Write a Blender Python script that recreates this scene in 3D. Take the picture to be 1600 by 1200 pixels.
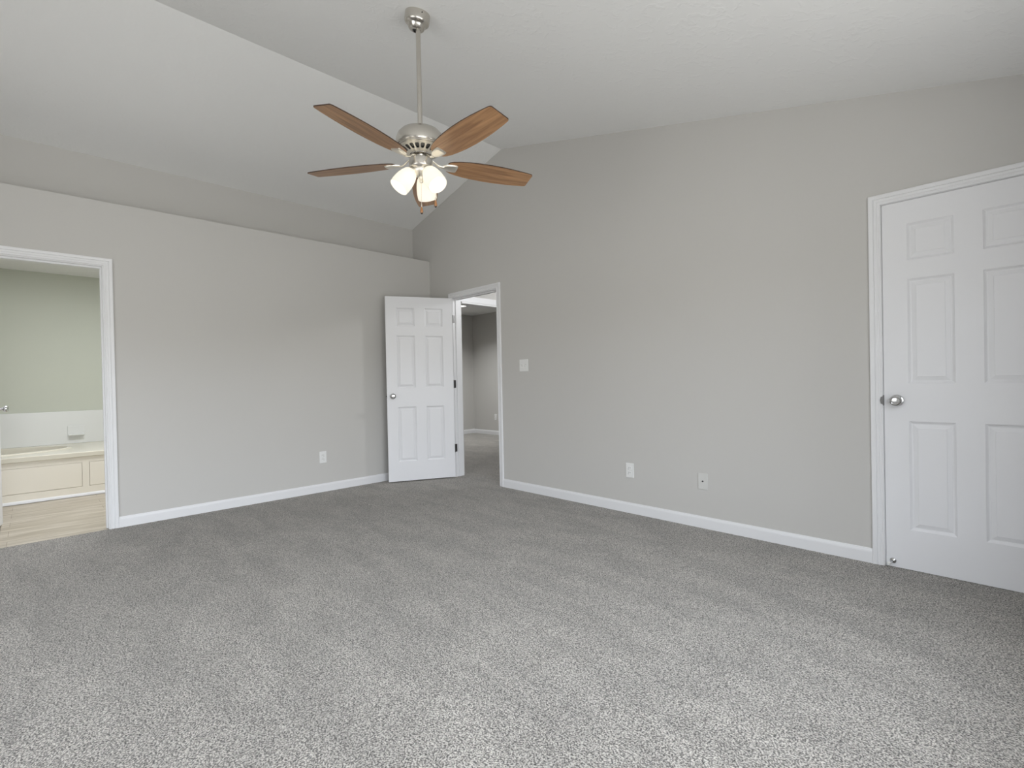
import bpy, bmesh, math, random
from mathutils import Vector, Matrix
random.seed(4)
for o in list(bpy.data.objects):
    bpy.data.objects.remove(o)
scene = bpy.context.scene
COL = scene.collection
PI = math.pi

# ------------------------------------------------------------------ camera
cam_d = bpy.data.cameras.new('camera')
cam = bpy.data.objects.new('camera', cam_d)
COL.objects.link(cam)
cam_d.sensor_width = 36.0
cam_d.lens = 36.0 * 768.0 / 1600.0
cam_d.clip_start = 0.02
RX = Vector((0.69801329, 0.71580626, -0.01997127))
UX = Vector((0.00822822, 0.01987024, 0.99976871))
FX = Vector((-0.71603753, 0.69801617, -0.00797988))
cam.matrix_world = Matrix(((RX.x, UX.x, -FX.x, 4.91628), (RX.y, UX.y, -FX.y, -3.44468), (RX.z, UX.z, -FX.z, 1.09304), (0, 0, 0, 1)))
scene.camera = cam

# ------------------------------------------------------------------ world: overcast sky over a dimmer ground
world = bpy.data.worlds.new('overcast_sky')
scene.world = world
world.use_nodes = True
nt = world.node_tree
nt.nodes.clear()
w_out = nt.nodes.new('ShaderNodeOutputWorld')
w_bg = nt.nodes.new('ShaderNodeBackground')
w_tc = nt.nodes.new('ShaderNodeTexCoord')
w_sep = nt.nodes.new('ShaderNodeSeparateXYZ')
# radiance by height of the view ray: ground below, ground far, low sky, high sky; one list to the east, one to the south
SKY_E = [5.3, 5.8, 12.6, 10.4, 7.6]
SKY_S = [4.5, 2.8, 4.4, 6.0, 7.4]
GROUND_C, SKY_C = (1.0, 1.0, 0.97), (0.90, 0.955, 1.03)
w_mr = nt.nodes.new('ShaderNodeMapRange')
w_mr.inputs['From Min'].default_value = -1.0
w_mr.inputs['From Max'].default_value = 1.0
nt.links.new(w_tc.outputs['Generated'], w_sep.inputs[0])
nt.links.new(w_sep.outputs['Z'], w_mr.inputs['Value'])
w_ramps = []
for vals in (SKY_E, SKY_S):
    rmp = nt.nodes.new('ShaderNodeValToRGB')
    els = rmp.color_ramp.elements
    stops = [(0.30, 0), (0.475, 1), (0.53, 1), (0.56, 2), (0.64, 3), (0.80, 4)]
    while len(els) < len(stops):
        els.new(0.5)
    for el, (p, i) in zip(els, stops):
        el.position = p
    for el, (p, i) in zip(els, stops):
        c = GROUND_C if i < 2 else SKY_C
        el.color = [vals[i] * q / 20.0 for q in c] + [1]
    nt.links.new(w_mr.outputs[0], rmp.inputs[0])
    w_ramps.append(rmp)
w_add = nt.nodes.new('ShaderNodeMath')
w_add.operation = 'ADD'                                # x + y > 0 faces east rather than south
nt.links.new(w_sep.outputs['X'], w_add.inputs[0])
nt.links.new(w_sep.outputs['Y'], w_add.inputs[1])
w_side = nt.nodes.new('ShaderNodeMapRange')
w_side.inputs['From Min'].default_value = -0.05
w_side.inputs['From Max'].default_value = 0.05
nt.links.new(w_add.outputs[0], w_side.inputs['Value'])
w_mix = nt.nodes.new('ShaderNodeMix')
w_mix.data_type = 'RGBA'
nt.links.new(w_side.outputs[0], w_mix.inputs['Factor'])
nt.links.new(w_ramps[1].outputs[0], w_mix.inputs['A'])
nt.links.new(w_ramps[0].outputs[0], w_mix.inputs['B'])
nt.links.new(w_mix.outputs['Result'], w_bg.inputs[0])
w_bg.inputs[1].default_value = 20.0
nt.links.new(w_bg.outputs[0], w_out.inputs[0])


def area_lamp(name, loc, direction, sx, sy, power, color=(1, 1, 1), portal=False):
    d = bpy.data.lights.new(name, 'AREA')
    d.shape = 'RECTANGLE'
    d.size, d.size_y = sx, sy
    d.energy = power
    d.color = color
    o = bpy.data.objects.new(name, d)
    COL.objects.link(o)
    o.location = loc
    o.rotation_euler = Vector(direction).to_track_quat('-Z', 'Y').to_euler()
    if portal:
        d.cycles.is_portal = True
    return o


BATH_W, HALL_W = 34, 22
# window positions: (wall, low, high, sill, head)
EAST_WIN = [(-4.30, -1.10, 0.50, 2.05)]
SOUTH_WIN = [(2.2, 4.2, 0.50, 2.05)]
XE, YS = 5.27, -5.20
for (a, b, s, h) in EAST_WIN:
    area_lamp('window_portal', (XE + 0.13, (a + b) / 2, (s + h) / 2), (-1, 0, 0), b - a, h - s, 1, portal=True)
for (a, b, s, h) in SOUTH_WIN:
    area_lamp('window_portal', ((a + b) / 2, YS - 0.13, (s + h) / 2), (0, 1, 0), b - a, h - s, 1, portal=True)
# lamps standing in for ceiling fixtures; bathroom and hall ones are unseen additions
area_lamp('bathroom_stand_in_lamp', (-1.0, -2.9, 2.40), (0, 0, -1), 0.5, 0.9, BATH_W, (0.98, 1.0, 1.05))
area_lamp('hall_fill_lamp', (1.75, 1.2, 2.32), (-1, 0, -0.55), 0.5, 0.16, 16, (0.98, 0.99, 1.0))  # added to brighten the archway header and jamb; no fixture modelled
far_lamp = area_lamp('far_room_fixture', (-1.92, 1.98, 2.405), (0, 0, -1), 0.26, 0.26, HALL_W, (0.97, 0.99, 1.0))
far_lamp.data.spread = math.radians(138)

scene.view_settings.view_transform = 'Standard'
scene.view_settings.look = 'None'
scene.view_settings.gamma = 1.0
scene.view_settings.use_curve_mapping = False
scene.view_settings.exposure = 0.05


# ------------------------------------------------------------------ materials
def mat(name):
    m = bpy.data.materials.new(name)
    m.use_nodes = True
    n = m.node_tree
    b = n.nodes['Principled BSDF']
    return m, n, b


def lin(r, g, b):
    f = lambda c: ((c / 255 + 0.055) / 1.055) ** 2.4 if c > 10 else c / 255 / 12.92
    return (f(r), f(g), f(b), 1)


def paint(name, col, rough=0.6, bump=0.0, scale=220.0, detail=3.0, vary=0.0, dist=0.001):
    m, n, b = mat(name)
    b.inputs['Roughness'].default_value = rough
    b.inputs['Base Color'].default_value = col
    tc = n.nodes.new('ShaderNodeTexCoord')
    if bump > 0:
        nz = n.nodes.new('ShaderNodeTexNoise')
        nz.inputs['Scale'].default_value = scale
        nz.inputs['Detail'].default_value = detail
        bp = n.nodes.new('ShaderNodeBump')
        bp.inputs['Strength'].default_value = bump
        bp.inputs['Distance'].default_value = dist
        n.links.new(tc.outputs['Object'], nz.inputs['Vector'])
        n.links.new(nz.outputs['Fac'], bp.inputs['Height'])
        n.links.new(bp.outputs[0], b.inputs['Normal'])
    if vary > 0:
        nv = n.nodes.new('ShaderNodeTexNoise')
        nv.inputs['Scale'].default_value = 1.3
        mx = n.nodes.new('ShaderNodeMix')
        mx.data_type = 'RGBA'
        mx.inputs['A'].default_value = [c * (1 - vary) for c in col[:3]] + [1]
        mx.inputs['B'].default_value = [min(1, c * (1 + vary)) for c in col[:3]] + [1]
        n.links.new(tc.outputs['Object'], nv.inputs['Vector'])
        n.links.new(nv.outputs['Fac'], mx.inputs['Factor'])
        n.links.new(mx.outputs['Result'], b.inputs['Base Color'])
    return m


M = {}
M['wall'] = paint('greige_wall_paint', lin(199, 197, 193), 0.7, 0.25, 260, 3, 0.015)
M['bath_wall'] = paint('pale_sage_wall_paint', lin(204, 207, 194), 0.7, 0.2, 260, 3)
M['trim'] = paint('white_trim_paint', lin(231, 231, 232), 0.38, 0.04, 60, 2)
M['door'] = paint('white_door_paint', lin(231, 231, 233), 0.42, 0.10, 150, 4)
M['plate'] = paint('white_plastic', lin(232, 232, 230), 0.35)
M['plate_grey'] = paint('painted_over_plate', lin(209, 208, 204), 0.5)
M['slot'] = paint('dark_slot', lin(40, 40, 40), 0.6)
M['cream'] = paint('cream_cabinet_paint', lin(240, 234, 220), 0.45, 0.05, 40, 2)
M['deck'] = paint('beige_cultured_marble', lin(224, 219, 203), 0.22, 0.0, 1, 1, 0.03)
M['tile'] = paint('white_surround', lin(230, 231, 228), 0.25)
M['white_rubber'] = paint('white_rubber', lin(235, 235, 232), 0.6)
M['exterior'] = paint('exterior_siding', lin(190, 190, 185), 0.8)

# ceiling: stomp-brushed texture
m, n, b = mat('textured_ceiling_paint')
b.inputs['Base Color'].default_value = lin(239, 239, 238)
b.inputs['Roughness'].default_value = 0.75
tc = n.nodes.new('ShaderNodeTexCoord')
n1 = n.nodes.new('ShaderNodeTexNoise'); n1.inputs['Scale'].default_value = 16; n1.inputs['Detail'].default_value = 5; n1.inputs['Distortion'].default_value = 1.2
n2 = n.nodes.new('ShaderNodeTexNoise'); n2.inputs['Scale'].default_value = 75; n2.inputs['Detail'].default_value = 3
mr = n.nodes.new('ShaderNodeMapRange'); mr.inputs[1].default_value = 0.52; mr.inputs[2].default_value = 0.66
ml = n.nodes.new('ShaderNodeMath'); ml.operation = 'MULTIPLY'
bp = n.nodes.new('ShaderNodeBump'); bp.inputs['Strength'].default_value = 0.35; bp.inputs['Distance'].default_value = 0.004
n.links.new(tc.outputs['Object'], n1.inputs['Vector']); n.links.new(tc.outputs['Object'], n2.inputs['Vector'])
n.links.new(n1.outputs['Fac'], mr.inputs[0]); n.links.new(mr.outputs[0], ml.inputs[0]); n.links.new(n2.outputs['Fac'], ml.inputs[1])
n.links.new(ml.outputs[0], bp.inputs['Height']); n.links.new(bp.outputs[0], b.inputs['Normal'])
M['ceiling'] = m

# carpet: flecked frieze pile
m, n, b = mat('flecked_grey_carpet')
b.inputs['Roughness'].default_value = 0.95
b.inputs['Specular IOR Level'].default_value = 0.1
b.inputs['Sheen Weight'].default_value = 0.35
b.inputs['Sheen Roughness'].default_value = 0.6
tc = n.nodes.new('ShaderNodeTexCoord')
ws = n.nodes.new('ShaderNodeTexNoise'); ws.inputs['Scale'].default_value = 90; ws.inputs['Detail'].default_value = 1
wm = n.nodes.new('ShaderNodeMix'); wm.data_type = 'VECTOR'; wm.inputs['Factor'].default_value = 0.012
n.links.new(tc.outputs['Object'], ws.inputs['Vector']); n.links.new(tc.outputs['Object'], wm.inputs['A']); n.links.new(ws.outputs['Color'], wm.inputs['B'])
va = n.nodes.new('ShaderNodeTexVoronoi'); va.inputs['Scale'].default_value = 225
fn = n.nodes.new('ShaderNodeTexNoise'); fn.inputs['Scale'].default_value = 185; fn.inputs['Detail'].default_value = 2.0; fn.inputs['Roughness'].default_value = 0.6
n.links.new(wm.outputs['Result'], va.inputs['Vector']); n.links.new(tc.outputs['Object'], fn.inputs['Vector'])
sp = n.nodes.new('ShaderNodeSeparateColor'); n.links.new(va.outputs['Color'], sp.inputs[0])
av = n.nodes.new('ShaderNodeMath'); av.operation = 'MULTIPLY_ADD'; av.inputs[1].default_value = 0.55
mul = n.nodes.new('ShaderNodeMath'); mul.operation = 'MULTIPLY_ADD'; mul.inputs[1].default_value = 2.6; mul.inputs[2].default_value = -1.06
n.links.new(fn.outputs['Fac'], mul.inputs[0]); n.links.new(sp.outputs[0], av.inputs[0]); n.links.new(mul.outputs[0], av.inputs[2])
cr = n.nodes.new('ShaderNodeValToRGB')
cr.color_ramp.elements[0].position = 0.08; cr.color_ramp.elements[0].color = lin(58, 53, 47)
cr.color_ramp.elements[1].position = 0.92; cr.color_ramp.elements[1].color = lin(250, 245, 236)
e = cr.color_ramp.elements.new(0.36); e.color = lin(140, 134, 126)
e = cr.color_ramp.elements.new(0.60); e.color = lin(202, 196, 187)
n.links.new(av.outputs[0], cr.inputs[0])
# pile lay: broad brushed patches of the nap
mp = n.nodes.new('ShaderNodeMapping'); mp.inputs['Rotation'].default_value = (0, 0, 0.75); mp.inputs['Scale'].default_value = (1.1, 3.2, 1)
pl = n.nodes.new('ShaderNodeTexNoise'); pl.inputs['Scale'].default_value = 2.1; pl.inputs['Detail'].default_value = 4; pl.inputs['Distortion'].default_value = 0.5
n.links.new(tc.outputs['Object'], mp.inputs[0]); n.links.new(mp.outputs[0], pl.inputs['Vector'])
pr = n.nodes.new('ShaderNodeMapRange'); pr.inputs[1].default_value = 0.35; pr.inputs[2].default_value = 0.65; pr.inputs[3].default_value = 0.66; pr.inputs[4].default_value = 0.82
n.links.new(pl.outputs['Fac'], pr.inputs[0])
vm = n.nodes.new('ShaderNodeVectorMath'); vm.operation = 'SCALE'
n.links.new(cr.outputs[0], vm.inputs[0]); n.links.new(pr.outputs[0], vm.inputs['Scale'])
n.links.new(vm.outputs[0], b.inputs['Base Color'])
bp = n.nodes.new('ShaderNodeBump'); bp.inputs['Strength'].default_value = 0.8; bp.inputs['Distance'].default_value = 0.006
n.links.new(av.outputs[0], bp.inputs['Height']); n.links.new(bp.outputs[0], b.inputs['Normal'])
M['carpet'] = m

# vinyl plank floor of the bathroom
m, n, b = mat('tan_vinyl_plank')
b.inputs['Roughness'].default_value = 0.42
tc = n.nodes.new('ShaderNodeTexCoord')
mp = n.nodes.new('ShaderNodeMapping'); mp.inputs['Scale'].default_value = (14, 1.2, 1)
nz = n.nodes.new('ShaderNodeTexNoise'); nz.inputs['Scale'].default_value = 2.0; nz.inputs['Detail'].default_value = 6; nz.inputs['Distortion'].default_value = 0.6
mb = n.nodes.new('ShaderNodeMapping'); mb.inputs['Rotation'].default_value = (0, 0, PI / 2)
bk = n.nodes.new('ShaderNodeTexBrick'); bk.inputs['Scale'].default_value = 1.0
bk.inputs['Brick Width'].default_value = 1.2; bk.inputs['Row Height'].default_value = 0.18; bk.inputs['Mortar Size'].default_value = 0.0015
bk.inputs['Color1'].default_value = lin(196, 187, 172); bk.inputs['Color2'].default_value = lin(208, 200, 187); bk.inputs['Mortar'].default_value = lin(150, 138, 120)
cr = n.nodes.new('ShaderNodeValToRGB')
cr.color_ramp.elements[0].position = 0.3; cr.color_ramp.elements[0].color = lin(196, 190, 178)
cr.color_ramp.elements[1].position = 0.7; cr.color_ramp.elements[1].color = (1, 1, 1, 1)
mx = n.nodes.new('ShaderNodeMix'); mx.data_type = 'RGBA'; mx.blend_type = 'MULTIPLY'; mx.inputs['Factor'].default_value = 0.85
n.links.new(tc.outputs['Object'], mp.inputs[0]); n.links.new(mp.outputs[0], nz.inputs['Vector']); n.links.new(nz.outputs['Fac'], cr.inputs[0])
n.links.new(tc.outputs['Object'], mb.inputs[0]); n.links.new(mb.outputs[0], bk.inputs['Vector'])
n.links.new(bk.outputs['Color'], mx.inputs['A']); n.links.new(cr.outputs[0], mx.inputs['B']); n.links.new(mx.outputs['Result'], b.inputs['Base Color'])
M['vinyl'] = m


def metal(name, col, rough):
    m, n, b = mat(name)
    b.inputs['Metallic'].default_value = 1.0
    b.inputs['Base Color'].default_value = col
    tc = n.nodes.new('ShaderNodeTexCoord')
    mp = n.nodes.new('ShaderNodeMapping'); mp.inputs['Scale'].default_value = (40, 40, 900)
    nz = n.nodes.new('ShaderNodeTexNoise'); nz.inputs['Scale'].default_value = 1.0
    mr = n.nodes.new('ShaderNodeMapRange'); mr.inputs[3].default_value = rough * 0.8; mr.inputs[4].default_value = rough * 1.25
    n.links.new(tc.outputs['Object'], mp.inputs[0]); n.links.new(mp.outputs[0], nz.inputs['Vector'])
    n.links.new(nz.outputs['Fac'], mr.inputs[0]); n.links.new(mr.outputs[0], b.inputs['Roughness'])
    return m


M['nickel'] = metal('brushed_nickel', (0.63, 0.60, 0.55, 1), 0.24)
M['nickel_dark'] = metal('satin_steel', (0.17, 0.168, 0.165, 1), 0.42)
M['chrome'] = metal('polished_chrome', (0.56, 0.56, 0.56, 1), 0.14)
M['iron'] = metal('satin_nickel_blade_iron', (0.86, 0.82, 0.74, 1), 0.38)
M['bronze'] = metal('bronze_register', (0.42, 0.38, 0.33, 1), 0.45)


def wood(name, c1, c2, rough=0.35):
    m, n, b = mat(name)
    b.inputs['Roughness'].default_value = rough
    tc = n.nodes.new('ShaderNodeTexCoord')
    mp = n.nodes.new('ShaderNodeMapping'); mp.inputs['Scale'].default_value = (2.2, 34, 34)
    nz = n.nodes.new('ShaderNodeTexNoise'); nz.inputs['Scale'].default_value = 1.2; nz.inputs['Detail'].default_value = 6; nz.inputs['Distortion'].default_value = 1.0
    cr = n.nodes.new('ShaderNodeValToRGB')
    cr.color_ramp.elements[0].position = 0.32; cr.color_ramp.elements[0].color = c1
    cr.color_ramp.elements[1].position = 0.68; cr.color_ramp.elements[1].color = c2
    n.links.new(tc.outputs['Object'], mp.inputs[0]); n.links.new(mp.outputs[0], nz.inputs['Vector'])
    n.links.new(nz.outputs['Fac'], cr.inputs[0]); n.links.new(cr.outputs[0], b.inputs['Base Color'])
    return m


M['walnut'] = wood('walnut_blade', lin(134, 98, 68), lin(180, 138, 98))
M['blade_edge'] = wood('dark_blade_edge', lin(58, 40, 28), lin(72, 50, 36))
M['fob'] = wood('light_wood_fob', lin(150, 104, 66), lin(176, 126, 84))
M['fob_tip'] = wood('dark_fob_tip', lin(40, 32, 26), lin(52, 40, 32))

BULB = 8
# frosted lit glass of the fan shades
m, n, b = mat('frosted_lit_glass')
n.nodes.remove(b)
out = n.nodes['Material Output']
tr = n.nodes.new('ShaderNodeBsdfTranslucent'); tr.inputs[0].default_value = (0.38, 0.368, 0.33, 1)
df = n.nodes.new('ShaderNodeBsdfDiffuse'); df.inputs[0].default_value = (0.9, 0.88, 0.82, 1)
mx = n.nodes.new('ShaderNodeMixShader'); mx.inputs[0].default_value = 0.55
em = n.nodes.new('ShaderNodeEmission'); em.inputs[0].default_value = (1.0, 0.95, 0.84, 1); em.inputs[1].default_value = 0.45
ad = n.nodes.new('ShaderNodeAddShader')
n.links.new(df.outputs[0], mx.inputs[1]); n.links.new(tr.outputs[0], mx.inputs[2])
n.links.new(mx.outputs[0], ad.inputs[0]); n.links.new(em.outputs[0], ad.inputs[1]); n.links.new(ad.outputs[0], out.inputs[0])
M['shade'] = m


def emitter(name, col, s):
    m, n, b = mat(name)
    b.inputs['Base Color'].default_value = (0.8, 0.8, 0.8, 1)
    b.inputs['Emission Color'].default_value = col
    b.inputs['Emission Strength'].default_value = s
    return m


M['bulb'] = emitter('glowing_bulb', (1.0, 0.88, 0.70, 1), BULB)
M['led'] = emitter('glowing_diffuser', (1.0, 0.97, 0.92, 1), 4)

m, n, b = mat('window_glass')
n.nodes.remove(b)
tp = n.nodes.new('ShaderNodeBsdfTransparent'); gl = n.nodes.new('ShaderNodeBsdfGlossy'); gl.inputs['Roughness'].default_value = 0.0
mx = n.nodes.new('ShaderNodeMixShader'); mx.inputs[0].default_value = 0.05
n.links.new(tp.outputs[0], mx.inputs[1]); n.links.new(gl.outputs[0], mx.inputs[2]); n.links.new(mx.outputs[0], n.nodes['Material Output'].inputs[0])
M['glass'] = m


# ------------------------------------------------------------------ helpers
def obj(name, bm, material, parent=None, smooth=None):
    bmesh.ops.recalc_face_normals(bm, faces=bm.faces[:])
    me = bpy.data.meshes.new(name)
    bm.to_mesh(me); bm.free()
    mats = material if isinstance(material, (list, tuple)) else [material]
    for q in mats:
        me.materials.append(q)
    if smooth is not None:
        me.shade_smooth()
        if smooth < 180:
            me.set_sharp_from_angle(angle=math.radians(smooth))
    o = bpy.data.objects.new(name, me)
    COL.objects.link(o)
    if parent:
        o.parent = parent
    return o


def empty(name, loc=(0, 0, 0), rz=0.0):
    o = bpy.data.objects.new(name, None)
    COL.objects.link(o)
    o.location = loc
    o.rotation_euler = (0, 0, rz)
    o.empty_display_size = 0.1
    return o


def tag(o, label=None, cat=None, group=None, kind=None):
    if label: o['label'] = label
    if cat: o['category'] = cat
    if group: o['group'] = group
    if kind: o['kind'] = kind
    return o


def box(bm, x0, x1, y0, y1, z0, z1, mtx=None):
    vs = [bm.verts.new((x, y, z)) for x in (x0, x1) for y in (y0, y1) for z in (z0, z1)]
    for f in ((0, 1, 3, 2), (4, 6, 7, 5), (0, 4, 5, 1), (2, 3, 7, 6), (0, 2, 6, 4), (1, 5, 7, 3)):
        bm.faces.new([vs[i] for i in f])
    if mtx:
        for v in vs: v.co = mtx @ v.co
    return vs


def bevel_box(x0, x1, y0, y1, z0, z1, r=0.003, seg=2):
    bm = bmesh.new()
    box(bm, x0, x1, y0, y1, z0, z1)
    bmesh.ops.bevel(bm, geom=bm.edges[:], offset=r, segments=seg, profile=0.6, affect='EDGES')
    return bm


def prism(bm, pts, axis, a, b):
    """extrude a polygon; axis 'y': pts are (x,z); axis 'z': pts are (x,y); axis 'x': pts are (y,z)"""
    def P(p, t):
        return {'y': (p[0], t, p[1]), 'z': (p[0], p[1], t), 'x': (t, p[0], p[1])}[axis]
    A = [bm.verts.new(P(p, a)) for p in pts]
    B = [bm.verts.new(P(p, b)) for p in pts]
    bm.faces.new(A); bm.faces.new(B[::-1])
    k = len(pts)
    for i in range(k):
        bm.faces.new((A[i], A[(i + 1) % k], B[(i + 1) % k], B[i]))


def lathe(bm, prof, seg=48, mtx=None, mat_idx=0):
    """revolve (r, z) profile round local z"""
    rings = []
    for r, z in prof:
        if r < 1e-6:
            rings.append([bm.verts.new((0, 0, z))])
        else:
            rings.append([bm.verts.new((r * math.cos(2 * PI * i / seg), r * math.sin(2 * PI * i / seg), z)) for i in range(seg)])
    for A, B in zip(rings, rings[1:]):
        for i in range(seg):
            j = (i + 1) % seg
            if len(A) == 1 and len(B) == 1: continue
            if len(A) == 1: f = bm.faces.new((A[0], B[i], B[j]))
            elif len(B) == 1: f = bm.faces.new((A[i], A[j], B[0]))
            else: f = bm.faces.new((A[i], A[j], B[j], B[i]))
            f.material_index = mat_idx
    if mtx:
        for ring in rings:
            for v in ring: v.co = mtx @ v.co


def tube(bm, pts, rad, seg=12, flat=1.0, up=Vector((0, 0, 1))):
    """tube along points; rad a number or list; flat scales the thickness along 'up'"""
    pts = [Vector(p) for p in pts]
    rads = rad if isinstance(rad, (list, tuple)) else [rad] * len(pts)
    rings = []
    for i, p in enumerate(pts):
        t = (pts[min(i + 1, len(pts) - 1)] - pts[max(i - 1, 0)]).normalized()
        s = t.cross(up)
        if s.length < 1e-3: s = t.cross(Vector((1, 0, 0)))
        s.normalize(); u = s.cross(t).normalized()
        rings.append([bm.verts.new(p + s * rads[i] * math.cos(2 * PI * k / seg) + u * rads[i] * flat * math.sin(2 * PI * k / seg)) for k in range(seg)])
    for A, B in zip(rings, rings[1:]):
        for k in range(seg):
            bm.faces.new((A[k], A[(k + 1) % seg], B[(k + 1) % seg], B[k]))
    bm.faces.new(rings[0][::-1]); bm.faces.new(rings[-1])


def axis_matrix(origin, zdir):
    q = Vector(zdir).to_track_quat('Z', 'Y').to_matrix().to_4x4()
    return Matrix.Translation(origin) @ q


def bez(p0, p1, p2, p3, n_=10):
    out = []
    for i in range(n_ + 1):
        t = i / n_; s = 1 - t
        out.append(tuple(s**3 * a + 3 * s * s * t * b_ + 3 * s * t * t * c + t**3 * d for a, b_, c, d in zip(p0, p1, p2, p3)))
    return out


# ------------------------------------------------------------------ the room shell
RIDGE_X, RIDGE_Z = 1.294, 3.434
SET_X = -0.352                      # upper wall stands back over the ledge
LEDGE_Z = 2.536
zr = lambda x: RIDGE_Z - 0.2505 * (x - RIDGE_X)
zl = lambda x: RIDGE_Z + 0.2630 * (x - RIDGE_X)

bm = bmesh.new()
box(bm, 0, XE + 0.12, YS - 0.12, 0.06, -0.05, 0.0)
tag(obj('floor', bm, M['carpet']), kind='structure')
bm = bmesh.new()
box(bm, -3.20, 3.70, 0.06, 3.35, -0.05, 0.0)
tag(obj('floor', bm, M['carpet']), kind='structure')
bm = bmesh.new()
box(bm, -3.05, 0.0, YS - 0.12, -1.80, -0.05, -0.004)
tag(obj('floor', bm, M['vinyl']), kind='structure')

bm = bmesh.new()
prism(bm, [(-0.50, zl(-0.50)), (RIDGE_X, RIDGE_Z), (XE + 0.2, zr(XE + 0.2)), (XE + 0.2, zr(XE + 0.2) + 0.12), (RIDGE_X, RIDGE_Z + 0.12), (-0.50, zl(-0.50) + 0.12)], 'y', YS - 0.12, 0.12)
tag(obj('ceiling', bm, M['ceiling']), kind='structure')

# left wall, with the ledge and the set-back wall over it
BY0, BY1 = -3.757, -3.044          # bathroom doorway between jambs
HEAD = 2.035
J = 0.018
bm = bmesh.new()
box(bm, -0.12, 0, YS, BY0 - J, 0, LEDGE_Z)
box(bm, -0.12, 0, BY0 - J, BY1 + J, HEAD + J, LEDGE_Z)
box(bm, -0.12, 0, BY1 + J, 0, 0, LEDGE_Z)
box(bm, SET_X - 0.02, -0.12, YS, 0, 2.45, LEDGE_Z)
box(bm, SET_X - 0.12, SET_X, YS, 0, LEDGE_Z - 0.06, zl(SET_X) + 0.02)
tag(obj('wall_left', bm, M['wall']), kind='structure')

# gable wall with the hall doorway and the closet doorway
HX0, HX1 = 0.437, 1.177
CX0, CX1 = 4.392, 5.111
bm = bmesh.new()
prism(bm, [(-3.2, 0), (HX0 - J, 0), (HX0 - J, HEAD + J), (-3.2, HEAD + J)], 'y', 0, 0.12)
prism(bm, [(HX1 + J, 0), (CX0 - J, 0), (CX0 - J, HEAD + J), (HX1 + J, HEAD + J)], 'y', 0, 0.12)
prism(bm, [(CX1 + J, 0), (XE + 0.12, 0), (XE + 0.12, HEAD + J), (CX1 + J, HEAD + J)], 'y', 0, 0.12)
prism(bm, [(-3.2, HEAD + J), (XE + 0.12, HEAD + J), (XE + 0.12, zr(XE + 0.12) + 0.02), (RIDGE_X, RIDGE_Z + 0.02), (SET_X - 0.12, zl(SET_X - 0.12) + 0.02), (-3.2, 2.9)], 'y', 0, 0.12)
tag(obj('wall_back', bm, M['wall']), kind='structure')

# closet box behind the closed door
bm = bmesh.new()
box(bm, CX0 - 0.1, CX1 + 0.1, 0.7, 0.75, 0, 2.2)
box(bm, CX0 - 0.15, CX0 - 0.1, 0.12, 0.75, 0, 2.2)
box(bm, CX1 + 0.1, CX1 + 0.15, 0.12, 0.75, 0, 2.2)
box(bm, CX0 - 0.15, CX1 + 0.15, 0.12, 0.75, 2.2, 2.25)
box(bm, CX0 - 0.15, CX1 + 0.15, 0.12, 0.75, -0.05, 0)
tag(obj('wall_closet', bm, M['wall']), kind='structure')


def wall_with_windows(name, axis, pos, thick, lo, hi, z0, z1, wins):
    bm = bmesh.new()
    def bx(a, b_, c, d):
        if axis == 'x': box(bm, pos, pos + thick, a, b_, c, d)
        else: box(bm, a, b_, pos - thick, pos, c, d)
    cur = lo
    for (a, b_, s, h) in wins:
        bx(cur, a, z0, z1); bx(a, b_, z0, s); bx(a, b_, h, z1); cur = b_
    bx(cur, hi, z0, z1)
    return tag(obj(name, bm, M['wall']), kind='structure')


wall_with_windows('wall_right', 'x', XE, 0.12, YS - 0.12, 0.0, 0, 2.46, EAST_WIN)
bm = bmesh.new()
(a, b_, s, h) = SOUTH_WIN[0]
box(bm, -3.05, a, YS - 0.12, YS, 0, h)
box(bm, b_, XE, YS - 0.12, YS, 0, h)
box(bm, a, b_, YS - 0.12, YS, 0, s)
prism(bm, [(SET_X - 0.12, h), (XE, h), (XE, zr(XE) + 0.02), (RIDGE_X, RIDGE_Z + 0.02), (SET_X - 0.12, zl(SET_X - 0.12) + 0.02)], 'y', YS - 0.12, YS)
box(bm, -3.05, SET_X - 0.12, YS - 0.12, YS, h, 2.5)
tag(obj('wall_front', bm, M['wall']), kind='structure')


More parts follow.
